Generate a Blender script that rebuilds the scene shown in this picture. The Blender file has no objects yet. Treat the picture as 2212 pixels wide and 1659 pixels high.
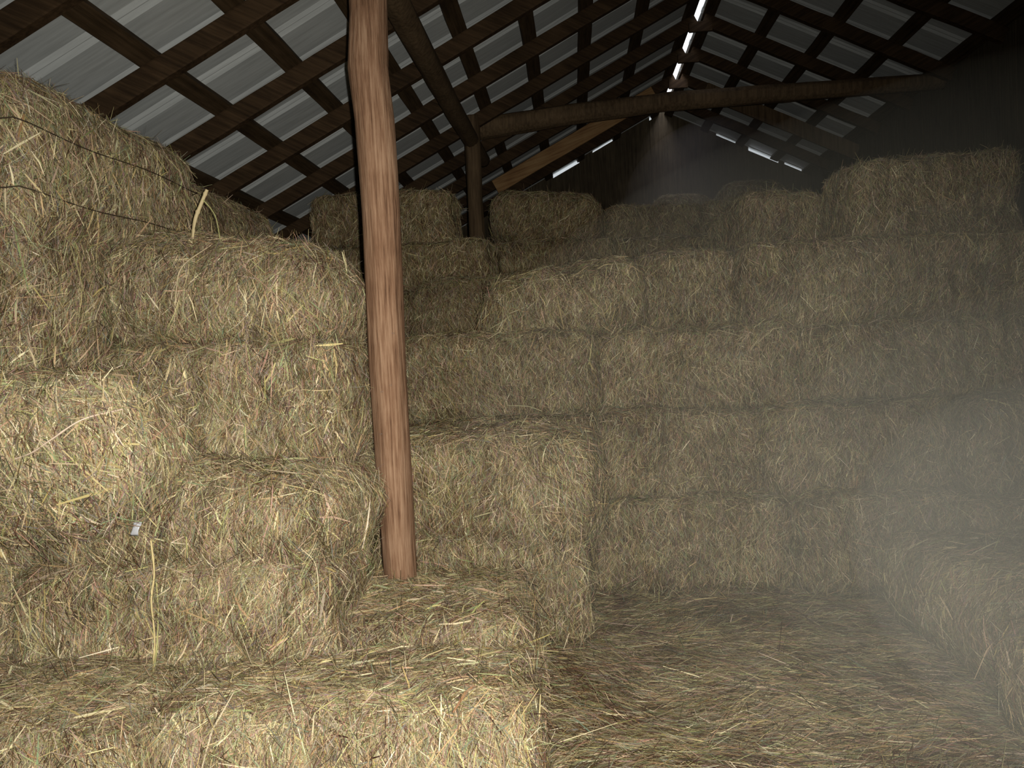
import bpy, math
import numpy as np
from mathutils import Matrix, Vector

SC = bpy.context.scene
COL = SC.collection
CAMZ = 1.10                     # camera height above the trampled hay
# ------------------------------------------------------------------ camera
F = 1650.0
yc = Vector(((1240-1106)/F, (829.5-760)/F, -1)).normalized()      # the barn's long axis in camera space
zc = Vector((-0.046, 1, 0)); zc = (zc - yc*zc.dot(yc)).normalized()
xc = yc.cross(zc)
ROT = Matrix((xc, yc, zc))                                        # camera -> world
cam_d = bpy.data.cameras.new('camera'); cam = bpy.data.objects.new('camera', cam_d); COL.objects.link(cam)
cam.matrix_world = Matrix.Translation((0, 0, CAMZ)) @ ROT.to_4x4()
cam_d.sensor_width = 36; cam_d.lens = 36*F/2212; cam_d.clip_start = .02; cam_d.clip_end = 100
SC.camera = cam
# ------------------------------------------------------------------ world: bright overcast day outside the closed barn
w = bpy.data.worlds.new('daylight'); SC.world = w; w.use_nodes = True
w.node_tree.nodes['Background'].inputs[0].default_value = (.93, .95, 1.0, 1)
w.node_tree.nodes['Background'].inputs[1].default_value = 1.6
# ------------------------------------------------------------------ the flash of the camera, a hand's width to its right
fl = bpy.data.lights.new('flash', 'SPOT'); fl.energy = 300; fl.color = (1.0, .93, .84)
fl.spot_size = math.radians(126); fl.spot_blend = 1.0; fl.shadow_soft_size = .008
flo = bpy.data.objects.new('flash', fl); COL.objects.link(flo)
flo.matrix_world = cam.matrix_world @ Matrix.Translation((.032, .012, .01)) @ Matrix.Rotation(math.radians(7), 4, 'Y') @ Matrix.Rotation(math.radians(-15), 4, 'X')
vs = SC.view_settings
vs.view_transform = 'Standard'; vs.look = 'None'; vs.exposure = 0; vs.gamma = 1; vs.use_curve_mapping = False
SC.cycles.use_denoising = True; SC.cycles.use_adaptive_sampling = True; SC.cycles.adaptive_threshold = .03
SC.cycles.max_bounces = 3; SC.cycles.diffuse_bounces = 2; SC.cycles.glossy_bounces = 2; SC.cycles.volume_bounces = 0
SC.cycles.sample_clamp_indirect = 2.0

# ================================================================== helpers
rng = np.random.default_rng(11)

def tag(o, label=None, cat=None, group=None, kind=None):
    if label: o['label'] = label
    if cat: o['category'] = cat
    if group: o['group'] = group
    if kind: o['kind'] = kind
    return o

def mesh_np(name, V, Fq, mat, parent=None, smooth=True, attrs=None):
    """V (n,3); Fq (m,k) faces all of k corners; parent keeps world placement of vertices."""
    V = np.asarray(V, np.float32); Fq = np.asarray(Fq, np.int32)
    me = bpy.data.meshes.new(name)
    me.vertices.add(len(V)); me.vertices.foreach_set('co', V.ravel())
    m, k = Fq.shape
    me.loops.add(m*k); me.loops.foreach_set('vertex_index', Fq.ravel())
    me.polygons.add(m); me.polygons.foreach_set('loop_start', np.arange(0, m*k, k, dtype=np.int32))
    me.polygons.foreach_set('loop_total', np.full(m, k, np.int32))
    me.polygons.foreach_set('use_smooth', np.full(m, bool(smooth)))
    for an, arr in (attrs or {}).items():
        a = me.attributes.new(an, 'FLOAT', 'POINT'); a.data.foreach_set('value', np.asarray(arr, np.float32))
    me.update(calc_edges=True)
    me.materials.append(mat)
    o = bpy.data.objects.new(name, me); COL.objects.link(o)
    if parent is not None: o.parent = parent
    return o

def hash3(i, j, k, s):
    n = (i*374761393 + j*668265263 + k*2147483647 + s*974634777) & 0xffffffff
    n = ((n ^ (n >> 13))*1274126177) & 0xffffffff
    n = n ^ (n >> 16)
    return (n & 0xffff)/65535.0

def noise(P, scale=1.0, seed=0):
    """value noise in -1..1, vectorised"""
    Q = np.asarray(P, np.float64)*scale + 1000.0
    I = np.floor(Q).astype(np.int64); f = Q - I; f = f*f*(3-2*f)
    r = 0
    for a in (0, 1):
        for b in (0, 1):
            for c in (0, 1):
                wgt = (f[:, 0] if a else 1-f[:, 0])*(f[:, 1] if b else 1-f[:, 1])*(f[:, 2] if c else 1-f[:, 2])
                r = r + wgt*hash3(I[:, 0]+a, I[:, 1]+b, I[:, 2]+c, seed)
    return 2*r-1

# ------------------------------------------------------------------ materials
def nodes(mat):
    mat.use_nodes = True
    nt = mat.node_tree
    return nt, nt.nodes, nt.links, nt.nodes['Principled BSDF']

def ramp(nt, stops):
    r = nt.nodes.new('ShaderNodeValToRGB')
    e = r.color_ramp.elements
    while len(e) > 1: e.remove(e[-1])
    e[0].position, e[0].color = stops[0][0], (*stops[0][1], 1)
    for p, c in stops[1:]:
        x = e.new(p); x.color = (*c, 1)
    return r

def mat_strand():
    m = bpy.data.materials.new('dry_grass_strand'); nt, N, L, B = nodes(m)
    a = N.new('ShaderNodeAttribute'); a.attribute_name = 'tone'
    r = ramp(nt, [(0, (.045, .029, .015)), (.14, (.11, .074, .038)), (.26, (.20, .148, .078)), (.36, (.23, .205, .15)), (.48, (.34, .262, .135)),
                  (.58, (.30, .29, .165)), (.68, (.40, .315, .185)), (.80, (.50, .41, .22)), (.92, (.68, .58, .34)), (1, (.88, .80, .55))])
    L.new(a.outputs['Fac'], r.inputs[0])
    sc = N.new('ShaderNodeMath'); sc.operation = 'MULTIPLY'; sc.inputs[1].default_value = 7919.0; L.new(a.outputs['Fac'], sc.inputs[0])
    wn = N.new('ShaderNodeTexWhiteNoise'); wn.noise_dimensions = '1D'; L.new(sc.outputs[0], wn.inputs['W'])
    mx = N.new('ShaderNodeMix'); mx.data_type = 'RGBA'; mx.blend_type = 'SOFT_LIGHT'; mx.inputs[0].default_value = .36
    L.new(r.outputs[0], mx.inputs[6]); L.new(wn.outputs['Color'], mx.inputs[7]); L.new(mx.outputs[2], B.inputs['Base Color'])
    B.inputs['Roughness'].default_value = .55; B.inputs['Specular IOR Level'].default_value = .35
    return m

def mat_core():
    m = bpy.data.materials.new('packed_hay'); nt, N, L, B = nodes(m)
    g = N.new('ShaderNodeNewGeometry')
    mp = N.new('ShaderNodeMapping'); mp.inputs['Scale'].default_value = (1, 1, .28)
    L.new(g.outputs['Position'], mp.inputs[0])
    n1 = N.new('ShaderNodeTexNoise'); n1.inputs['Scale'].default_value = 140; n1.inputs['Detail'].default_value = 4; n1.inputs['Distortion'].default_value = 1.2
    L.new(mp.outputs[0], n1.inputs['Vector'])
    n2 = N.new('ShaderNodeTexNoise'); n2.inputs['Scale'].default_value = 9; n2.inputs['Detail'].default_value = 3
    L.new(g.outputs['Position'], n2.inputs['Vector'])
    ad = N.new('ShaderNodeMath'); ad.operation = 'MULTIPLY_ADD'; ad.inputs[1].default_value = .4
    L.new(n2.outputs[0], ad.inputs[0]); L.new(n1.outputs[0], ad.inputs[2])
    r = ramp(nt, [(.45, (.035, .024, .012)), (.62, (.10, .072, .036)), (.78, (.20, .155, .08)), (.95, (.34, .28, .15))])
    L.new(ad.outputs[0], r.inputs[0]); L.new(r.outputs[0], B.inputs['Base Color'])
    bp = N.new('ShaderNodeBump'); bp.inputs['Strength'].default_value = .9; bp.inputs['Distance'].default_value = .008
    L.new(n1.outputs[0], bp.inputs['Height']); L.new(bp.outputs[0], B.inputs['Normal'])
    B.inputs['Roughness'].default_value = .9; B.inputs['Specular IOR Level'].default_value = .1
    return m

def mat_wood(name, dark, mid, light, scale=(1, 1, .06), s=60, rough=.8, bump=.5, rot=0.0):
    m = bpy.data.materials.new(name); nt, N, L, B = nodes(m)
    tc = N.new('ShaderNodeTexCoord'); mp = N.new('ShaderNodeMapping'); mp.inputs['Scale'].default_value = scale
    mr = N.new('ShaderNodeMapping'); mr.inputs['Rotation'].default_value = (0, rot, 0)
    L.new(tc.outputs['Object'], mr.inputs[0]); L.new(mr.outputs[0], mp.inputs[0])
    n1 = N.new('ShaderNodeTexNoise'); n1.inputs['Scale'].default_value = s; n1.inputs['Detail'].default_value = 5; n1.inputs['Roughness'].default_value = .65
    n2 = N.new('ShaderNodeTexNoise'); n2.inputs['Scale'].default_value = 5; n2.inputs['Detail'].default_value = 3
    L.new(mp.outputs[0], n1.inputs['Vector']); L.new(tc.outputs['Object'], n2.inputs['Vector'])
    ad = N.new('ShaderNodeMath'); ad.operation = 'MULTIPLY_ADD'; ad.inputs[1].default_value = .45
    L.new(n2.outputs[0], ad.inputs[0]); L.new(n1.outputs[0], ad.inputs[2])
    r = ramp(nt, [(.48, dark), (.68, mid), (.9, light)])
    L.new(ad.outputs[0], r.inputs[0]); L.new(r.outputs[0], B.inputs['Base Color'])
    bp = N.new('ShaderNodeBump'); bp.inputs['Strength'].default_value = bump; bp.inputs['Distance'].default_value = .004
    L.new(n1.outputs[0], bp.inputs['Height']); L.new(bp.outputs[0], B.inputs['Normal'])
    B.inputs['Roughness'].default_value = rough; B.inputs['Specular IOR Level'].default_value = .15
    return m

def mat_metal():
    m = bpy.data.materials.new('galvanised_sheet'); nt, N, L, B = nodes(m)
    tc = N.new('ShaderNodeTexCoord'); mp = N.new('ShaderNodeMapping'); mp.inputs['Scale'].default_value = (.4, 5, .4)
    L.new(tc.outputs['Object'], mp.inputs[0])
    n = N.new('ShaderNodeTexNoise'); n.inputs['Scale'].default_value = 12; n.inputs['Detail'].default_value = 4
    L.new(mp.outputs[0], n.inputs['Vector'])
    r = ramp(nt, [(.3, (.46, .50, .50)), (.7, (.60, .65, .65))])
    L.new(n.outputs[0], r.inputs[0]); L.new(r.outputs[0], B.inputs['Base Color'])
    B.inputs['Metallic'].default_value = .1; B.inputs['Roughness'].default_value = .5
    return m

def mat_plain(name, col, rough=.6, spec=.3, trans=0):
    m = bpy.data.materials.new(name); nt, N, L, B = nodes(m)
    n = N.new('ShaderNodeTexNoise'); n.inputs['Scale'].default_value = 80
    r = ramp(nt, [(.3, tuple(c*.8 for c in col)), (.7, col)])
    L.new(n.outputs[0], r.inputs[0]); L.new(r.outputs[0], B.inputs['Base Color'])
    B.inputs['Roughness'].default_value = rough; B.inputs['Specular IOR Level'].default_value = spec
    return m

M_STR = mat_strand(); M_CORE = mat_core(); M_METAL = mat_metal()
M_POST = mat_wood('peeled_post_wood', (.085, .044, .025), (.24, .137, .080), (.40, .26, .165), scale=(1, 1, .045), s=130, bump=.9)
M_POLE = mat_wood('old_pole_wood', (.045, .030, .016), (.085, .058, .032), (.13, .09, .05))
RAFC = ((.018, .0105, .005), (.038, .023, .011), (.065, .040, .020))
M_RAFT = {s: mat_wood('dark_rafter_wood', *RAFC, scale=(.06, 1, 1), rot=s*math.atan(.5)) for s in (-1, 1)}
M_BRD = mat_wood('rough_board_wood', (.19, .10, .045), (.30, .18, .08), (.38, .25, .12), scale=(.06, 1, 1), rot=.3)
M_PUR = mat_wood('dark_purlin_wood', (.022, .014, .007), (.048, .031, .015), (.08, .052, .027), scale=(1, .06, 1))
M_WALL = mat_wood('dark_wall_board', (.035, .028, .018), (.065, .052, .033), (.10, .08, .05))
M_TWINE = mat_plain('dark_twine', (.06, .045, .03), .8, .1)
M_PLAST = mat_plain('grey_plastic_film', (.55, .58, .62), .25, .5)

# ------------------------------------------------------------------ solid boards
def board(name, p0, p1, wdt, thk, up, mat, parent=None, seed=0, n=14, wob=.003):
    """a sawn board from p0 to p1: width along side, thickness along up; object origin at p0, slight wane"""
    p0 = np.array(p0, float); p1 = np.array(p1, float)
    d = p1-p0; Ln = np.linalg.norm(d); d /= Ln
    up = np.array(up, float); up -= d*up.dot(d); up /= np.linalg.norm(up); sd = np.cross(d, up)
    cs = np.array([(-.5, -.42), (-.46, -.5), (.46, -.5), (.5, -.42), (.5, .42), (.46, .5), (-.46, .5), (-.5, .42)])
    V = []
    for i in range(n+1):
        t = i/n
        c = d*Ln*t
        q = cs*np.array([wdt, thk])
        pts = c + q[:, :1]*sd + q[:, 1:]*up
        V.append(pts)
    V = np.concatenate(V)
    V = V + wob*noise(V+p0, 6, seed)[:, None]*up + wob*noise(V+p0, 5, seed+5)[:, None]*sd
    Fq = []
    for i in range(n):
        for k in range(8):
            a = i*8+k; b = i*8+(k+1) % 8
            Fq.append((a, b, b+8, a+8))
    me = bpy.data.meshes.new(name)
    me.from_pydata([tuple(v) for v in V], [], Fq+[tuple(range(7, -1, -1)), tuple(range(n*8, n*8+8))])
    for p in me.polygons: p.use_smooth = False
    me.materials.append(mat); me.update()
    o = bpy.data.objects.new(name, me); COL.objects.link(o); o.location = p0
    if parent: o.parent = parent
    return o

def log(name, pts, rads, mat, seg=40, sub=12, seed=0, flute=.05, flat=0.0):
    """a round timber through pts with radii; long shallow flutes and bumps, closed ends"""
    P = np.array(pts, float); R = np.array(rads, float)
    T = np.linspace(0, len(P)-1, (len(P)-1)*sub+1)
    def interp(A):
        i = np.clip(np.floor(T).astype(int), 0, len(P)-2); f = (T-i)
        f = f*f*(3-2*f)
        return A[i]*(1-f)[:, None] + A[i+1]*f[:, None]
    C = interp(P); Rr = interp(R[:, None])[:, 0]
    o0 = C[0].copy(); ax = (C[-1]-C[0]); ax /= np.linalg.norm(ax)
    e1 = np.cross(ax, [0.31, 0.2, .93] if abs(ax[2]) < .8 else [0, 1, 0]); e1 /= np.linalg.norm(e1); e2 = np.cross(ax, e1)
    th = np.linspace(0, 2*np.pi, seg, endpoint=False)
    ring = np.cos(th)[:, None]*e1 + np.sin(th)[:, None]*e2
    V = (C[:, None, :] + Rr[:, None, None]*ring[None]).reshape(-1, 3)
    U = (ring[None]*1.0 + ax*(np.linspace(0, 1, len(C))*np.linalg.norm(C[-1]-C[0])*.7)[:, None, None]).reshape(-1, 3)
    dsp = flute*(noise(U, 3, seed)+.5*noise(U, 8, seed+3)+.35*noise(U*np.array([1, 1, .35]), 18, seed+7))
    V = V + (V-np.repeat(C, seg, 0))*dsp[:, None]
    n = len(C)
    i, k = np.meshgrid(np.arange(n-1), np.arange(seg), indexing='ij')
    a = i*seg+k; b = i*seg+(k+1) % seg
    Fq = np.stack([a, b, b+seg, a+seg], -1).reshape(-1, 4).tolist()
    me = bpy.data.meshes.new(name)
    me.from_pydata([tuple(v) for v in (V-o0)], [], Fq+[list(range(seg-1, -1, -1)), list(range((n-1)*seg, n*seg))])
    for p in me.polygons: p.use_smooth = len(p.vertices) == 4
    me.materials.append(mat); me.update()
    o = bpy.data.objects.new(name, me); COL.objects.link(o); o.location = o0
    return o

# ------------------------------------------------------------------ strands of hay on a surface
def strand_mesh(P, Nn, pref, L, W, spread, lift, rg, segs=2, off=.004):
    """P points, Nn normals, pref tangent hints -> ribbon strips"""
    n = len(P)
    t = pref - Nn*(pref*Nn).sum(1)[:, None]
    bad = np.linalg.norm(t, axis=1) < .15
    t[bad] = np.cross(Nn[bad], [0.3, .9, .2])
    t /= np.linalg.norm(t, axis=1)[:, None]
    s = np.cross(Nn, t)
    ang = rg.normal(0, 1, n)*spread
    t2 = t*np.cos(ang)[:, None] + s*np.sin(ang)[:, None]
    s2 = np.cross(Nn, t2)
    tw = rg.normal(0, .6, n)
    wd = s2*np.cos(tw)[:, None] + Nn*np.sin(tw)[:, None]
    la = rg.normal(0, 1, n)*lift                       # tilt out of the surface
    bend = rg.normal(0, .18, n); sag = np.abs(rg.normal(0, .10, n))
    us = np.linspace(-.5, .5, segs+1)
    rows = []
    for u in us:
        c = P + t2*(u*L)[:, None] + Nn*((off + u*la*L) - sag*(u*u)*L)[:, None] + s2*(bend*(u*u-.08)*L)[:, None]
        wv = wd*(W*.5*(1-.55*abs(u)*2*(abs(u) > .4)))[:, None]
        rows += [c-wv, c+wv]
    V = np.stack(rows, 1).reshape(-1, 3)               # n, 2*(segs+1), 3
    base = np.arange(n)[:, None]*(2*(segs+1))
    q = []
    for k in range(segs):
        q.append(base + np.array([[2*k, 2*k+1, 2*k+3, 2*k+2]]))
    Fq = np.stack(q, 1).reshape(-1, 4)
    return V, Fq

def tones(n, rg, P, seed, shift=0):
    t = rg.beta(1.7, 2.3, n) + .13*noise(P, 7, seed) + .08*noise(P, 25, seed+1) + shift
    k = rg.random(n)
    t = np.where(k < .035, rg.uniform(.88, 1.0, n), t); t = np.where(k > .96, rg.uniform(0, .1, n), t)
    return np.clip(t, 0, 1)

def sample_surface(V, Fq, dens, rg, keep=None):
    tri = np.concatenate([Fq[:, [0, 1, 2]], Fq[:, [0, 2, 3]]])
    a, b, c = V[tri[:, 0]], V[tri[:, 1]], V[tri[:, 2]]
    cr = np.cross(b-a, c-a); ar = np.linalg.norm(cr, axis=1)/2; nn = cr/(2*ar[:, None]+1e-12)
    if keep is not None:
        k = keep(nn); a, b, c, ar, nn = a[k], b[k], c[k], ar[k], nn[k]
    n = int(ar.sum()*dens)
    idx = rg.choice(len(ar), n, p=ar/ar.sum())
    r1 = np.sqrt(rg.random(n)); r2 = rg.random(n)
    P = a[idx]*(1-r1)[:, None] + b[idx]*(r1*(1-r2))[:, None] + c[idx]*(r1*r2)[:, None]
    return P, nn[idx]

def bale_surface(hx, hy, hz, rad, seed, step=.024, amp=1.0, topbulge=.02):
    """box with soft worn edges, pressed-hay lumps; returns V, F (local, centred)"""
    H = np.array([hx, hy, hz]); Vs = []; Fs = []; off = 0
    for ax in range(3):
        u, v = [(1, 2), (2, 0), (0, 1)][ax]
        nu = max(4, int(2*H[u]/step)); nv = max(4, int(2*H[v]/step))
        gu, gv = np.meshgrid(np.linspace(-1, 1, nu+1), np.linspace(-1, 1, nv+1), indexing='ij')
        for sg in (-1, 1):
            P = np.zeros(((nu+1)*(nv+1), 3))
            P[:, ax] = sg*H[ax]; P[:, u] = gu.ravel()*H[u]; P[:, v] = gv.ravel()*H[v]
            i, j = np.meshgrid(np.arange(nu), np.arange(nv), indexing='ij')
            a = (i*(nv+1)+j).ravel(); q = np.stack([a, a+nv+1, a+nv+2, a+1], 1)
            if sg < 0: q = q[:, ::-1]
            Vs.append(P); Fs.append(q+off); off += len(P)
    V = np.concatenate(Vs); Fq = np.concatenate(Fs)
    R = np.minimum(rad, H*.95)
    inner = np.clip(V, -(H-R), H-R); d = V-inner
    dn = d/R; ln = np.linalg.norm(dn, axis=1); mx = np.abs(dn).max(1)
    V = inner + (dn*(mx/np.maximum(ln, 1e-9))[:, None])*R            # rounded, continuous
    nrm = d/np.maximum(np.linalg.norm(d, axis=1), 1e-9)[:, None]
    S = V + seed*3.17
    dsp = amp*(.013*noise(S, 4.5, 1)+.010*noise(S, 11, 2)+.006*noise(S, 30, 3))
    # pressed flakes: shallow upright creases along the bale's length
    dsp += amp*.006*np.cos(S[:, 0]*2*np.pi/.11 + 2*noise(S, 5, 9))*(np.abs(nrm[:, 2]) < .6)
    V = V + nrm*dsp[:, None]
    V[:, 2] += topbulge*(1-(V[:, 0]/hx)**2)*(1-(V[:, 1]/hy)**2)*(V[:, 2] > 0)
    return V, Fq

def bale(box, label, seed, dens=16000, rad=.055, rz=0, ry=0, L=.040, W=.0020, spread=.60, amp=1.0, faces='ftlr',
         group=None, twine=None, tone=0, rx=0, fringe=True, coarse=1.0):
    x0, x1, y0, y1, z0, z1 = box
    c = np.array([(x0+x1)/2, (y0+y1)/2, (z0+z1)/2+CAMZ]); h = ((x1-x0)/2, (y1-y0)/2, (z1-z0)/2)
    rg = np.random.default_rng(seed*7+1)
    if seed > 11:
        rz += rg.uniform(-3.2, 3.2); ry += rg.uniform(-1.6, 1.6)
    V, Fq = bale_surface(*h, rad, seed, amp=amp)
    o = mesh_np('hay_bale', V, Fq, M_CORE)
    o.location = c; o.rotation_euler = (math.radians(rx), math.radians(ry), math.radians(rz))
    tag(o, label, 'hay bale', group)
    if 's' == faces: return o
    def keep(n):
        k = np.zeros(len(n), bool)
        if 'f' in faces: k |= n[:, 1] < -.35
        if 't' in faces: k |= n[:, 2] > .35
        if 'l' in faces: k |= n[:, 0] < -.35
        if 'r' in faces: k |= n[:, 0] > .35
        return k
    P, Nn = sample_surface(V, Fq, dens, rg, keep)
    n = len(P)
    top = Nn[:, 2] > .6
    pref = np.zeros((n, 3)); pref[:, 2] = 1
    pref[top] = (1, .25, 0)
    swirl = .75*noise(P+seed, 3.5, 21)
    pref2 = pref.copy()
    side = np.cross(Nn, pref); pref2 = pref + side*swirl[:, None]
    Ls = np.minimum(L*np.exp(rg.normal(0, .6, n)), .12); Ws = W*np.exp(rg.normal(0, .35, n))
    lift = np.where(rg.random(n) < .03, .35, .12)
    Vs, Fs = strand_mesh(P, Nn, pref2, Ls, Ws, np.where(top, spread*1.2, spread), lift, rg)
    tn = tones(n, rg, P, seed, tone)
    if fringe:                                          # wisps standing off the edges
        m = int(n*.015); ii = rg.choice(n, m)
        out = Nn[ii]*1.0 + rg.normal(0, .7, (m, 3)); out[:, 2] += .4; out /= np.linalg.norm(out, axis=1)[:, None]
        l2 = rg.uniform(.025, .075, m)
        sd = np.cross(out, rg.normal(0, 1, (m, 3))); sd /= np.linalg.norm(sd, axis=1)[:, None]
        V2, F2 = strand_mesh(P[ii]+out*(l2*.42)[:, None], sd, out, l2, W*rg.uniform(.5, 1, m), .1, .1, rg, off=0)
        Fs = np.concatenate([Fs, F2+len(Vs)]); Vs = np.concatenate([Vs, V2]); tn = np.concatenate([tn, tones(m, rg, P[ii], seed, tone)])
    ed = np.where((np.abs(Nn[:, 2]) > .25) & (np.abs(Nn[:, 2]) < .9))[0]     # wisps hanging over the worn edges
    if len(ed) > 20:
        m = int(len(ed)*.22); ii = rg.choice(ed, m)
        pr = np.zeros((m, 3)); pr[:, 2] = 1; pr += rg.normal(0, .35, (m, 3))
        V3, F3 = strand_mesh(P[ii]-np.array([0, 0, 1])*rg.uniform(0, .03, m)[:, None]+Nn[ii]*.008, Nn[ii], pr, rg.uniform(.04, .11, m), W*rg.uniform(.7, 1.3, m), .35, .16, rg, off=.006)
        Fs = np.concatenate([Fs, F3+len(Vs)]); Vs = np.concatenate([Vs, V3]); tn = np.concatenate([tn, tones(m, rg, P[ii], seed, tone)])
    if dens > 25000:                                    # coarse flat stems among the fine hay
        m = int(n*.011*coarse); ii = rg.choice(n, m)
        V4, F4 = strand_mesh(P[ii], Nn[ii], pref2[ii], np.clip(.07*np.exp(rg.normal(0, .5, m)), .02, .2), .0042*np.exp(rg.normal(0, .3, m)), .7, .10, rg, off=.010)
        Fs = np.concatenate([Fs, F4+len(Vs)]); Vs = np.concatenate([Vs, V4]); tn = np.concatenate([tn, np.clip(rg.normal(.80, .12, m), .3, 1)])
    st = mesh_np('loose_strands', Vs, Fs, M_STR, o, attrs={'tone': np.repeat(tn, 6)}, smooth=False)
    tag(st, kind='stuff')
    for tz in (twine or []):                            # baling twine round the bale
        cu = ribbon_loop(h, tz, seed)
        tw = tube_mesh('baling_twine', cu, .0019, M_TWINE, o)
        tag(tw, 'thin dark baling twine')
    return o

def ribbon_loop(h, tz, seed):
    hx, hy, hz = h[0]+.017, h[1]+.015, h[2]
    z = tz*hz
    P = []
    c = [(-hx, -hy), (hx, -hy), (hx, hy), (-hx, hy)]
    for k in range(4):
        a = np.array(c[k]); b = np.array(c[(k+1) % 4]); m = 14
        for i in range(m):
            t = i/m; q = a*(1-t)+b*t
            if i < 1: q = q*.97
            P.append((q[0], q[1], z+.006*math.sin(t*9+k+seed)))
    return np.array(P+[P[0]])

def tube_mesh(name, P, r, mat, parent=None, seg=6, taper=None, flatn=1.0):
    P = np.array(P, float); n = len(P)
    T = np.gradient(P, axis=0); T /= np.linalg.norm(T, axis=1)[:, None]
    ref = np.array([.3, .2, .93]); ref2 = np.array([.9, -.4, .1])
    e1 = np.cross(T, ref); m = np.linalg.norm(e1, axis=1) < .1
    e1[m] = np.cross(T[m], ref2); e1 /= np.linalg.norm(e1, axis=1)[:, None]; e2 = np.cross(T, e1)
    rr = r*(taper if taper is not None else np.ones(n))
    th = np.linspace(0, 2*np.pi, seg, endpoint=False)
    V = (P[:, None]+rr[:, None, None]*(np.cos(th)[None, :, None]*e1[:, None]+flatn*np.sin(th)[None, :, None]*e2[:, None])).reshape(-1, 3)
    i, k = np.meshgrid(np.arange(n-1), np.arange(seg), indexing='ij')
    a = (i*seg+k).ravel(); b = (i*seg+(k+1) % seg).ravel()
    return mesh_np(name, V, np.stack([a, b, b+seg, a+seg], 1), mat, parent, attrs={'tone': np.full(len(V), .9)})

# ================================================================== the barn's shell
XR, HR = 1.05, 2.50                     # ridge: to the right of the camera, 2.5 m above it
TAN = .5; TH = math.atan(TAN); CO, SI = math.cos(TH), math.sin(TH)
XL, XW = -2.95, 2.58                    # left and right walls
Y0, Y1 = -1.0, 8.42                     # front opening side and far gable
def roofz(x): return CAMZ+HR-TAN*abs(x-XR)
def struct(o): o['kind'] = 'structure'; return o

def sheet(name, sgn, x_end):
    """ribbed sheets: two narrow ribs every 305 mm, running from ridge to eave"""
    prof = []; y = Y0+.02-.305; per = .305
    k = 0
    while y < Y1+.30:
        for dy, h in ((0, 0), (.200, 0), (.206, .019), (.213, .019), (.238, .001), (.242, .001), (.248, .019), (.255, .019), (.280, 0)):
            prof.append((y+dy, h))
        y += per
    prof = np.array(prof); ns = 24
    s0 = .026/CO; s1 = abs(x_end-XR)/CO
    ss = np.linspace(s0, s1, ns+1)
    S, Yi = np.meshgrid(ss, np.arange(len(prof)), indexing='ij')
    yy = prof[Yi, 0]; hh = prof[Yi, 1] + .045
    x = XR + sgn*(S*CO + hh*SI*0); z = CAMZ+HR - S*SI + hh*CO + .004*noise(np.stack([S.ravel(), yy.ravel(), 0*S.ravel()], 1), 2, 4).reshape(S.shape)
    V = np.stack([x, yy, z], -1).reshape(-1, 3); m = len(prof)
    i, j = np.meshgrid(np.arange(ns), np.arange(m-1), indexing='ij'); a = (i*m+j).ravel()
    q = np.stack([a, a+m, a+m+1, a+1], 1)
    o = mesh_np(name, V, q, M_METAL, smooth=False)
    md = o.modifiers.new('thickness', 'SOLIDIFY'); md.thickness = .0012
    return struct(o)
sheet('ceiling_left', -1, XL-.15)
sheet('ceiling_right', 1, XW+.15)

def slab(name, V, t, mat, axis):
    """polygon V (list of xyz) extruded by t along axis"""
    V = [np.array(v, float) for v in V]; d = np.zeros(3); d[axis] = t
    n = len(V); A = [tuple(v) for v in V]+[tuple(v+d) for v in V]
    Fc = [tuple(range(n))[::-1], tuple(range(n, 2*n))]+[(i, (i+1) % n, n+(i+1) % n, n+i) for i in range(n)]
    me = bpy.data.meshes.new(name); me.from_pydata(A, [], Fc); me.materials.append(mat); me.update()
    o = bpy.data.objects.new(name, me); COL.objects.link(o); return o

# upright boards, merged into one wall mesh (boards are the wall's own surface)
def board_wall(name, spans, mat, horizontal_axis):
    bmv, bmf = [], []
    for (a0, a1, b0, b1, zlo, zt0, zt1, dep) in spans:
        # a0..a1 along the wall, top heights at both ends, position b0 with thickness b1
        pts = [(a0, zlo), (a1, zlo), (a1, zt1), (a0, zt0)]
        base = len(bmv)
        for bb in (b0+dep, b0+dep+b1):
            for (a, z) in pts:
                bmv.append((a, bb, z) if horizontal_axis == 0 else (bb, a, z))
        f = [(0, 1, 2, 3), (7, 6, 5, 4), (0, 4, 5, 1), (1, 5, 6, 2), (2, 6, 7, 3), (3, 7, 4, 0)]
        bmf += [tuple(base+i for i in q) for q in f]
    me = bpy.data.meshes.new(name); me.from_pydata(bmv, [], bmf); me.materials.append(mat); me.update()
    o = bpy.data.objects.new(name, me); COL.objects.link(o)
    return struct(o)
FZ = -.25                                # below the hay
# far gable: sheets stop short of the roof at the rake in a few places
sp = []; x = XL; rg = np.random.default_rng(5)
GAPS = [(-.14, .15, .034), (.30, .52, .010), (.92, .97, .022), (1.62, 1.85, .008), (1.95, 2.26, .028), (2.32, 2.5, .012)]
edges = sorted(set([XL, XR, XW+.02]+[g for a in GAPS for g in a[:2]]+list(np.arange(XL+.2, XW, .21))))
for a, b in zip(edges[:-1], edges[1:]):
    mid = (a+b)/2
    g = 0
    for (ga, gb, gg) in GAPS:
        if ga <= mid <= gb: g = gg
    top = lambda q: roofz(q)+.043-g if g == 0 else roofz(q)+.030-g
    sp.append((a+.0, b+.0, Y1, .022, FZ, top(a), top(b), rg.uniform(0, .004)))
board_wall('wall_far', sp, M_WALL, 0)
sp = []; y = Y0
while y < Y1+.02:
    y2 = min(y+.235, Y1+.02)
    sp.append((y, y2, XW, .022, FZ, roofz(XW)+.03, roofz(XW)+.03, rg.uniform(0, .006))); y = y2
board_wall('wall_right', sp, M_WALL, 1)
sp = []; y = Y0
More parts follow.
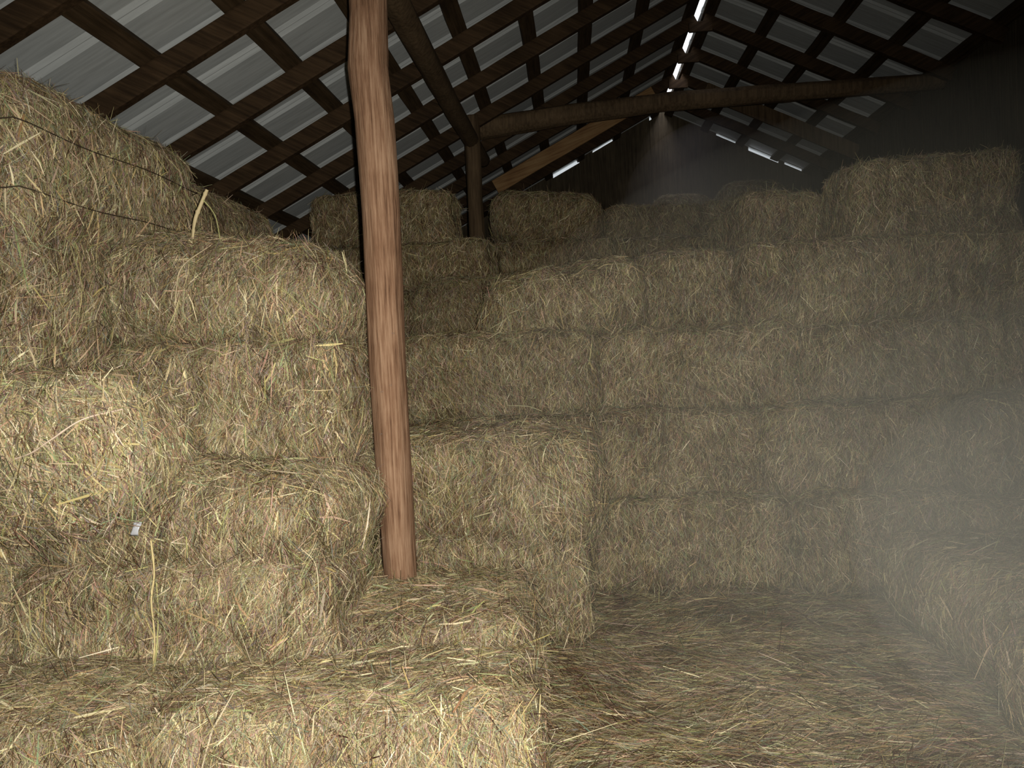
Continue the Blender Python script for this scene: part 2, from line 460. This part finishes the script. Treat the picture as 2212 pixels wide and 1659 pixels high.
while y < Y1+.02:
    y2 = min(y+.235, Y1+.02)
    sp.append((y, y2, XL-.03, .022, FZ, roofz(XL)+.03, roofz(XL)+.03, rg.uniform(0, .006))); y = y2
board_wall('wall_left', sp, M_WALL, 1)
sp = []; x = XL
while x < XW:
    x2 = min(x+.235, XW)
    if x < XR < x2: x2 = XR
    sp.append((x, x2, Y0-.03, .022, FZ, roofz(x)+.04, roofz(x2)+.04, rg.uniform(0, .004))); x = x2
board_wall('wall_near', sp, M_WALL, 0)

# rafters: pairs every 61 cm, purlins laid flat over them every 40 cm down the slope
ORD = ['nearest', 'second', 'third', 'fourth', 'fifth', 'sixth', 'seventh', 'eighth', 'ninth', 'tenth', 'eleventh', 'twelfth']
PT, RD = .036, .088                      # purlin thickness, rafter depth
def slope_pt(sgn, s, y, below):          # point s down the slope, 'below' under the sheet line
    return (XR+sgn*s*CO, y, CAMZ+HR+.043 - s*SI - below/CO)
ys = [2.26+.6125*k for k in range(0, 10)]
for side, sgn, xe in (('left', -1, XL), ('right', 1, XW-.02)):
    for i, y in enumerate(ys):
        se = abs(xe-XR)/CO
        b = PT+RD/2+.002
        r = board('rafter', slope_pt(sgn, .03, y, b), slope_pt(sgn, se+(.0 if sgn > 0 else -.05), y, b), .042, RD, (sgn*SI, 0, CO), M_RAFT[sgn], seed=i+20*(sgn > 0), n=24, wob=.004)
        tag(r, f'dark brown rafter on the {side} roof slope, {ORD[i]} of those in view', 'rafter', f'rafters of the {side} roof slope')
    svals = [.085, .55, .99, 1.38, 1.77, 2.18, 2.55, 2.94, 3.36, 3.8, 4.2] if sgn < 0 else [.085, .50, .90, 1.30, 1.66]
    for i, s in enumerate(svals):
        b = PT/2
        q = board('purlin', slope_pt(sgn, s, Y0, b), slope_pt(sgn, s, Y1-.01, b), .088, PT-.002, (sgn*SI, 0, CO), M_PUR, seed=60+i+20*(sgn > 0), n=40, wob=.003)
        nm = ['topmost', 'second', 'third', 'fourth', 'fifth', 'sixth', 'seventh', 'eighth', 'ninth', 'tenth', 'eleventh'][i]
        tag(q, f'dark flat purlin board of the {side} roof slope, {nm} counting down from the ridge', 'purlin', f'purlins of the {side} roof slope')

for i, y in enumerate(ys):
    g = board('ridge_gusset', (XR-.085, y-.034, CAMZ+HR-.125), (XR+.085, y-.034, CAMZ+HR-.125), .022, .075, (0, 0, 1), M_RAFT[1], seed=90+i, n=4, wob=.002)
    tag(g, f'short dark board tying a rafter pair under the ridge, {ORD[i]} of those in view', 'gusset board', 'gusset boards under the ridge')

# posts, the long plate over them, the collar pole and two pale boards nailed along a far rafter pair
post = log('post', [(-.618, 2.54, .02), (-.626, 2.54, .45), (-.628, 2.54, .75), (-.630, 2.54, 1.10), (-.622, 2.54, 1.6), (-.628, 2.54, 1.9), (-.640, 2.54, 2.08), (-.628, 2.54, 2.26), (-.620, 2.54, 2.52)],
           [.048, .059, .062, .062, .063, .066, .069, .062, .064], M_POST, seg=56, sub=16, seed=3, flute=.05)
tag(post, 'stout reddish peeled log post standing in the hay before the left stack', 'post')
for i, (dx, z) in enumerate([(.012, 1.02), (-.018, 1.0), (.03, 1.19), (-.03, .86)]):
    k = tube_mesh('nail_head', [(dx, -.066, z-.02), (dx, -.070, z-.02)], .0035, M_PLAST, post)
post2 = log('post', [(-.625, 5.32, .02), (-.63, 5.32, 1.2), (-.635, 5.32, 2.2), (-.63, 5.32, 2.76)], [.062, .055, .052, .052], M_POLE, seed=8, flute=.09)
tag(post2, 'thin dark log post farther back, rising between two high bales', 'post')
plate = log('roof_plate', [(-.70, 1.6, 2.585), (-.68, 3.0, 2.60), (-.66, 4.4, 2.59), (-.63, 5.9, 2.60)], [.062, .060, .057, .052], M_POLE, seed=12, flute=.07)
tag(plate, 'long dark pole carrying the left rafters, running back over both posts', 'beam')
tie = log('tie_beam', [(-.72, 5.45, 2.70), (0, 5.45, 2.76), (.7, 5.45, 2.80), (1.6, 5.45, 2.80), (2.56, 5.45, 2.80)], [.075, .068, .062, .060, .055], M_POLE, seed=15, flute=.08)
tag(tie, 'dark crooked pole spanning across the barn below the ridge', 'beam')
for sgn, s0_, s1_, nm, yb in ((-1, .25, 1.90, 'left', 7.05), (1, .25, 1.70, 'right', 7.05)):
    b = board('brace_board', slope_pt(sgn, s0_, yb, PT+RD+.01), slope_pt(sgn, s1_, yb, PT+RD+.01), .022, .13, (sgn*SI, 0, CO), M_BRD if sgn < 0 else M_POLE, seed=70, n=12)
    tag(b, f'{"paler" if sgn < 0 else "wide dark"} brown board nailed along a far rafter on the {nm} slope', 'board', None)

# ================================================================== hay on the floor
def floor():
    nx, ny = 110, 110
    gx, gy = np.meshgrid(np.linspace(XL, XW, nx+1), np.linspace(Y0, Y1, ny+1), indexing='ij')
    P = np.stack([gx.ravel(), gy.ravel(), 0*gx.ravel()], 1)
    P[:, 2] = .028*noise(P, 2.3, 40)+.016*noise(P, 6, 41)+.008*noise(P, 17, 42) - .01
    i, j = np.meshgrid(np.arange(nx), np.arange(ny), indexing='ij'); a = (i*(ny+1)+j).ravel()
    q = np.stack([a, a+ny+1, a+ny+2, a+1], 1)
    o = struct(mesh_np('floor', P, q, M_CORE))
    return P, q
P, q = floor()
rg = np.random.default_rng(77)
cx = P[q].mean(1)
vis = (cx[:, 0] > -.5) & (cx[:, 0] < 1.7) & (cx[:, 1] > 1.15) & (cx[:, 1] < 3.7)
Ps, Ns = sample_surface(P, q[vis], 19000, rg)
n = len(Ps); pref = np.tile([1.0, .12, 0], (n, 1)); sd = np.cross(Ns, pref); pref = pref + sd*(.8*noise(Ps, 2.6, 50))[:, None]
V, Fs = strand_mesh(Ps, Ns, pref, .075*np.exp(rg.normal(0, .5, n)), .0021*np.exp(rg.normal(0, .35, n)), .5, np.where(rg.random(n) < .06, .4, .1), rg)
lit = mesh_np('floor_litter', V, Fs, M_STR, attrs={'tone': np.repeat(tones(n, rg, Ps, 3, -.06), 6)}, smooth=False)
tag(lit, 'trampled loose hay strewn over the floor between the stacks', 'loose hay', kind='stuff')

# ================================================================== bales
GL, GR, GM, GB = 'bales of the left stack', 'bales of the stepped right stack', 'bales of the middle stack', 'bales at the back of the barn'
D1, D2, D3 = 42000, 24000, 11000
# --- left stack
bale((-1.93, -1.44, 1.93, 2.88, .38, .83), 'top bale at the upper left with two dark twines across its face', 1, D1*.8, rad=.09, group=GL, rz=-1, twine=(.35, -.45))
bale((-2.0, -1.50, 2.90, 3.88, .40, .77), 'dark bale tucked under the left roof, behind the twined top bale', 2, D2, rad=.10, group=GL, rz=1)
bale((-1.72, -.72, 2.33, 2.86, .045, .435), 'big rounded bale left of the log post, stalks standing on its top', 3, D1, rad=.24, group=GL, amp=1.3, ry=7)
bale((-2.40, -1.46, 1.95, 2.34, .0, .44), 'bale at the left edge below the twined top bale', 4, D1, rad=.06, group=GL)
bale((-1.70, -.72, 2.24, 2.74, -.31, .065), 'bale left of the log post, under the rounded one', 5, D1, rad=.06, group=GL, amp=1.5)
bale((-1.98, -1.12, 1.78, 2.24, -.40, -.02), 'shaggy bale at the left edge with long stalks hanging down', 6, D1*1.1, rad=.15, group=GL, amp=1.8, L=.07, W=.0028, tone=.06, coarse=3.0)
bale((-1.60, -.68, 2.00, 2.70, -.57, -.28), 'low sagging bale whose top forms a ledge left of the post', 7, D1, rad=.16, group=GL, amp=1.7, ry=2)
bale((-1.64, -.70, 1.98, 2.50, -.87, -.54), 'bale under the sagging ledge, with a thick stalk hanging down its face', 8, D1, rad=.06, group=GL, amp=1.6)
bale((-2.56, -1.62, 1.95, 2.45, -.87, -.42), 'bale at the left edge beside the one under the sagging ledge', 43, D1, rad=.08, group=GL, amp=1.5)
bale((-1.10, -.18, 2.08, 2.68, -1.08, -.76), 'flat bale around the foot of the log post', 9, D1, rad=.05, group=GL, amp=1.3)
bale((-1.03, -.12, 1.62, 2.10, -1.10, -.80), 'front bale at the bottom, its right end by the bare floor', 10, D1*1.2, rad=.05, group=GL, amp=1.3, L=.06)
bale((-1.95, -1.03, 1.58, 2.10, -1.10, -.80), 'front bale in the bottom left corner', 11, D1*1.2, rad=.06, group=GL, amp=1.3, L=.06)
# --- middle stack, right of the post
bale((-.76, .07, 2.72, 3.2, -.69, -.30), 'bale right of the post, upper of the jutting column', 12, D2, rad=.09, group=GM, amp=1.7, ry=2)
bale((-.78, .0, 2.74, 3.2, -1.08, -.67), 'bale standing on the floor under the jutting column', 13, D2, rad=.05, group=GM, amp=1.7)
bale((-.86, .10, 3.55, 4.02, -.30, .10), 'bale right of the post with a flat top, behind the jutting column', 14, D2, rad=.08, group=GM, amp=1.5)
bale((-.86, .08, 3.38, 4.0, -.69, -.30), 'bale hidden mostly behind the jutting column', 15, D3, group=GM)
bale((-1.9, -.97, 4.55, 5.1, .06, .44), 'dark bale in the hollow behind the post, left of the low mound', 47, D3, group=GM)
bale((-.96, .0, 4.5, 5.06, .06, .46), 'dark bale with a low mound in the hollow behind the post', 16, D2, rad=.12, group=GM, amp=1.5)
bale((-.45, .36, 3.66, 4.2, .06, .40), 'bale with a rounded loose top in the middle of the stack', 17, D2*1.1, rad=.17, group=GM, ry=-6, amp=1.9)
bale((.35, .83, 3.85, 4.6, .07, .47), 'end-on bale beside the rounded one in the middle', 18, D2, rad=.06, group=GM, amp=1.4)
bale((-1.85, -.88, 3.50, 4.0, -.30, .08), 'bale in the dark behind the post, left of the flat-topped one', 48, D3, group=GM)
bale((-1.85, -.88, 3.45, 4.0, -.69, -.31), 'bale in the dark behind the post, lowest but one', 49, D3, group=GM)
# --- right stack, stepped
bale((1.37, 2.13, 3.82, 4.30, .45, .85), 'topmost bale of the right stack, ending square before the dark wall', 19, D2, rad=.05, group=GR, amp=1.5, ry=-1.5)
bale((.93, 1.40, 4.30, 5.2, .44, .82), 'end-on bale stepping down left of the topmost right bale', 20, D2, rad=.10, group=GR, amp=1.4)
bale((.83, 1.68, 3.72, 4.30, .06, .46), 'second-row bale of the right stack, next to the gap', 21, D2, rad=.05, group=GR, amp=1.6)
bale((1.67, 2.49, 3.69, 4.28, .06, .45), 'second-row bale of the right stack, at the right edge', 22, D2, rad=.05, group=GR, amp=1.6)
bale((.10, 1.04, 3.64, 4.15, -.31, .07), 'third-row bale right of the rounded middle one', 23, D2, rad=.05, group=GR, amp=1.7)
bale((1.03, 1.97, 3.67, 4.15, -.31, .065), 'third-row bale under the seam of the right stack', 24, D2, rad=.045, group=GR, amp=1.7)
bale((1.96, 2.49, 3.62, 4.15, -.31, .065), 'third-row bale at the right edge', 25, D2, rad=.045, group=GR, amp=1.7)
bale((.08, .84, 3.50, 4.1, -.69, -.30), 'fourth-row bale just right of the jutting column', 26, D2, rad=.06, group=GR, amp=1.7)
bale((.83, 1.63, 3.46, 4.1, -.69, -.30), 'fourth-row bale in the middle of the right stack', 27, D2, rad=.06, group=GR, amp=1.7)
bale((1.62, 2.47, 3.30, 4.1, -.70, -.30), 'fourth-row bale at the right edge, above the pale low bale', 28, D2, rad=.09, group=GR, amp=1.7)
bale((.06, .93, 3.36, 4.0, -1.08, -.68), 'bottom-row bale on the floor right of the column', 29, D2, rad=.07, group=GR, amp=1.7)
bale((.92, 1.60, 3.28, 4.0, -1.08, -.68), 'bottom-row bale on the floor, farther right', 30, D2, rad=.08, group=GR, amp=1.7)
bale((1.58, 2.47, 3.18, 4.0, -1.08, -.69), 'bottom-row bale behind the pale low bale', 44, D2, rad=.05, group=GR, amp=1.5)
bale((1.20, 2.10, 2.26, 3.20, -1.10, -.78), 'low pale bale lying lengthwise at the right side of the floor', 31, D1, rad=.11, group=GR, amp=1.4)
bale((1.14, 2.05, 1.30, 2.26, -1.10, -.79), 'nearest low bale at the right edge of the floor', 32, D1, rad=.11, group=GR, amp=1.4)
# --- back
bale((-1.62, -.72, 4.75, 5.2, .72, 1.06), 'dim high bale left of the thin dark post', 33, D3, group=GB)
bale((-1.64, -.48, 4.69, 5.2, .42, .72), 'dim bale below the high one left of the thin post', 34, D3, group=GB)
bale((-2.3, -1.58, 4.6, 5.3, .20, .70), 'dim bale close under the left eave at the back', 35, D3, group=GB)
bale((-.56, .24, 5.55, 6.0, .80, 1.17), 'high bale right of the thin dark post', 36, D3*1.3, rad=.14, group=GB, ry=6)
bale((-.56, .30, 5.45, 6.0, .42, .80), 'bale below the high one right of the thin post', 37, D3*1.3, group=GB)
bale((.30, 1.08, 6.3, 6.8, .80, 1.16), 'dim bale of the back row below the gable, left one', 38, D3*1.3, group=GB)
bale((1.08, 1.95, 6.3, 6.8, .80, 1.16), 'dim bale of the back row below the gable, right one', 39, D3*1.3, group=GB)
bale((.30, 1.24, 5.6, 6.25, .42, .80), 'bale in the shadow below the back row', 40, D3, group=GB)
bale((.78, 1.36, 7.2, 7.8, 1.02, 1.40), 'farthest small mound of hay at the gable foot, left one', 41, D3, rad=.14, group=GB)
bale((1.40, 2.0, 7.1, 7.8, 1.02, 1.47), 'farthest small mound of hay at the gable foot, right one', 42, D3, rad=.15, group=GB)
bale((.6, 1.32, 7.25, 7.85, .60, 1.01), 'bale carrying the left mound at the gable foot', 45, faces='s', group=GB)
bale((1.33, 2.1, 7.15, 7.85, .60, 1.01), 'bale carrying the right mound at the gable foot', 46, faces='s', group=GB)

# ================================================================== single stalks that stand out
def stalk(pts, r, tone, label, group=None, taper=(1, .6)):
    P = np.array(pts, float); m = 8
    Q = np.concatenate([2*P[:1]-P[1:2], P, 2*P[-1:]-P[-2:-1]]); out = []
    for i in range(len(P)-1):
        a, b, c, d = Q[i:i+4]
        for t in np.linspace(0, 1, m, endpoint=False):
            out.append(.5*((2*b)+(c-a)*t+(2*a-5*b+4*c-d)*t*t+(3*b-a-3*c+d)*t**3))
    out = np.array(out+[P[-1]]); o0 = out[0].copy()
    tp = np.linspace(taper[0], taper[1], len(out))*(1+.35*(np.arange(len(out)) % 9 == 4))
    o = tube_mesh('straw_stalk', out-o0, r, M_STR, taper=tp, flatn=.6); o.location = o0
    o.data.attributes['tone'].data.foreach_set('value', np.full(len(o.data.vertices), tone, np.float32))
    return tag(o, label, 'straw', group)
stalk([(-1.157,1.858,1.01),(-1.199,1.767,0.995),(-1.275,1.752,0.949),(-1.349,1.768,0.914),(-1.447,1.766,0.89)], .0038, 0.97, 'long pale stalk curving across the shaggy left bale')
stalk([(-1.291,2.248,1.138),(-1.25,2.231,1.084),(-1.198,2.216,1.022)], .0030, 0.93, 'straight straw slanting above the shaggy left bale')
stalk([(-1.173,1.978,0.642),(-1.172,1.981,0.549),(-1.179,1.97,0.476),(-1.178,1.973,0.385),(-1.165,1.94,0.321),(-1.058,1.738,0.312)], .0052, 0.92, 'thick split stalk hanging straight down the lower left stack')
stalk([(-1.161,1.971,0.527),(-1.168,1.98,0.434),(-1.172,1.969,0.348),(-1.15,1.916,0.319)], .0034, 0.85, 'thinner stem hanging beside the thick split stalk')
stalk([(-1.105,1.96,0.64),(-1.16,2.031,0.574),(-1.139,1.954,0.508)], .0036, 1.0, 'short very pale stem right of the thick hanging stalk')
stalk([(-1.105,1.96,0.64),(-1.073,1.969,0.653)], .0020, 0.97, 'upper blade of the little fan above the short pale stem')
stalk([(-1.105,1.96,0.64),(-1.075,1.975,0.631)], .0020, 0.98, 'level blade of the little fan above the short pale stem')
stalk([(-1.107,1.963,0.635),(-1.09,1.989,0.599)], .0020, 0.95, 'lower blade of the little fan above the short pale stem')
stalk([(-1.069,1.972,0.651),(-1.081,1.994,0.588)], .0026, 0.85, 'short upright bit closing the little fan of blades')
stalk([(-0.899,2.217,1.114),(-0.905,2.216,1.048),(-0.921,2.239,0.983)], .0026, 0.88, 'upright straw on the face below the big rounded bale')
stalk([(-1.167,2.427,1.506),(-1.218,2.334,1.431),(-1.234,2.313,1.35),(-1.271,2.355,1.234)], .0024, 0.94, 'thin straw bent over the top of the big rounded bale')
stalk([(-0.763,2.002,0.603),(-0.729,2.007,0.562),(-0.712,1.977,0.501),(-0.716,1.963,0.431)], .0020, 0.96, 'drooping bundle of fine grass left of the foot of the post')
stalk([(-1.594,2.111,0.577),(-1.482,1.967,0.497),(-1.5,1.98,0.389),(-1.463,1.974,0.325),(-1.26,1.793,0.324)], .0022, 0.78, 'thin greenish stalk curving down at the lower left edge')
stalk([(-0.543,2.072,0.318),(-0.498,2.054,0.303),(-0.442,2.017,0.303)], .0034, 0.86, 'yellow stalk lying below the foot of the log post')
stalk([(0.282,3.665,1.343),(0.308,3.677,1.3),(0.336,3.748,1.267)], .0024, 1.0, 'single white straw on the rounded middle bale, right side')
stalk([(-0.162,3.537,0.833),(-0.224,3.515,0.859),(-0.315,3.518,0.867)], .0026, 0.95, 'bright straw lying on the ledge right of the post')
stalk([(-0.999,2.346,1.376),(-0.943,2.317,1.247),(-0.871,2.235,1.132)], .0034, 0.86, 'long straw of the fan spread down the big rounded bale', 'straws fanned over the big rounded bale')
stalk([(-0.917,2.322,1.272),(-0.921,2.373,1.19),(-0.855,2.241,1.139)], .0036, 0.99, 'long straw of the fan spread down the big rounded bale', 'straws fanned over the big rounded bale')
stalk([(-0.973,2.356,1.382),(-0.89,2.338,1.275),(-0.859,2.381,1.179)], .0026, 0.86, 'long straw of the fan spread down the big rounded bale', 'straws fanned over the big rounded bale')
stalk([(-1.012,2.366,1.444),(-0.862,2.347,1.303),(-0.802,2.387,1.24)], .0022, 0.84, 'long straw of the fan spread down the big rounded bale', 'straws fanned over the big rounded bale')
stalk([(-1.036,2.35,1.429),(-0.912,2.326,1.318),(-0.827,2.356,1.243)], .0024, 0.8, 'long straw of the fan spread down the big rounded bale', 'straws fanned over the big rounded bale')
stalk([(-0.931,2.318,1.319),(-0.89,2.351,1.232),(-0.822,2.255,1.162)], .0022, 0.88, 'long straw of the fan spread down the big rounded bale', 'straws fanned over the big rounded bale')
stalk([(-1.24, 2.45, CAMZ+.43), (-1.228, 2.45, CAMZ+.49), (-1.205, 2.45, CAMZ+.54), (-1.178, 2.45, CAMZ+.592)], .0075, .86, 'thick broken stalk standing up on the big rounded bale', taper=(1, .8))
stalk([(-1.196, 2.45, CAMZ+.562), (-1.165, 2.445, CAMZ+.525), (-1.148, 2.44, CAMZ+.49), (-1.14, 2.44, CAMZ+.42)], .0032, .84, 'thin stem leaning from the tip of the broken stalk')
stalk([(-.90, 2.5, CAMZ+.36), (-.905, 2.5, CAMZ+.42), (-.915, 2.5, CAMZ+.445)], .0022, .7, 'short wisp upright on the rounded bale, left of two')
stalk([(-.86, 2.5, CAMZ+.35), (-.87, 2.5, CAMZ+.41), (-.882, 2.5, CAMZ+.435)], .0022, .75, 'short wisp upright on the rounded bale, right of two')
# a scrap of torn grey film caught in the hay
def scrap():
    o0 = np.array([-1.203, 1.962, .679]); m = 6
    u, v = np.meshgrid(np.linspace(-1, 1, m), np.linspace(-1, 1, m), indexing='ij')
    P = np.stack([u.ravel()*.011+.006*v.ravel(), 0*u.ravel(), v.ravel()*.019], 1)
    P[:, 1] = .005*noise(P, 90, 3)-.002; P[:, 0] += .003*noise(P, 60, 4)
    i, j = np.meshgrid(np.arange(m-1), np.arange(m-1), indexing='ij'); a = (i*m+j).ravel()
    o = mesh_np('plastic_scrap', P, np.stack([a, a+m, a+m+1, a+1], 1), M_PLAST); o.location = o0
    md = o.modifiers.new('thickness', 'SOLIDIFY'); md.thickness = .0006
    tag(o, 'small torn scrap of grey plastic caught below the shaggy bale', 'plastic scrap')
scrap()

# ================================================================== dust in the air
def dust(name, loc, rad, dens, col, box=None):
    import bmesh
    bm = bmesh.new()
    if box: bmesh.ops.create_cube(bm, size=2)
    else: bmesh.ops.create_icosphere(bm, subdivisions=4, radius=1)
    me = bpy.data.meshes.new(name); bm.to_mesh(me); bm.free()
    for p in me.polygons: p.use_smooth = True
    m = bpy.data.materials.new(name); m.use_nodes = True; nt = m.node_tree; nt.nodes.remove(nt.nodes['Principled BSDF'])
    v = nt.nodes.new('ShaderNodeVolumeScatter'); v.inputs['Color'].default_value = (*col, 1); v.inputs['Density'].default_value = dens
    v.inputs['Anisotropy'].default_value = 0
    nt.links.new(v.outputs[0], nt.nodes['Material Output'].inputs['Volume'])
    me.materials.append(m)
    o = bpy.data.objects.new(name, me); COL.objects.link(o); o.location = loc; o.scale = rad
    return tag(o, 'faint grey dust hanging in the air', 'dust', kind='stuff')
dust('dust_haze', (1.05, 2.5, .88), (1.42, 2.3, .82), .026, (.80, .84, .75))
dust('dust_haze', (1.06, 1.75, .74), (.92, 1.25, .68), .035, (.80, .84, .75))
dust('dust_haze', (1.04, 1.62, .68), (.66, .95, .52), .085, (.80, .84, .75))
dust('dust_haze', (1.00, 1.50, .64), (.44, .66, .38), .22, (.80, .84, .75))
dust('dust_haze', (1.35, 7.0, CAMZ+1.25), (.85, 1.1, .72), .14, (.88, .86, .84))
# daylight coming down through the open ridge at the gable end
for nm, ya, yb, en in (('ridge_daylight', 6.7, 8.3, 4.0), ('ridge_daylight', 4.6, 6.5, .5)):
    al = bpy.data.lights.new(nm, 'AREA'); al.shape = 'RECTANGLE'; al.size = .045; al.size_y = yb-ya; al.energy = en; al.color = (.93, .90, 1.0)
    ao = bpy.data.objects.new(nm, al); COL.objects.link(ao); ao.location = (XR, (ya+yb)/2, CAMZ+HR+.07)
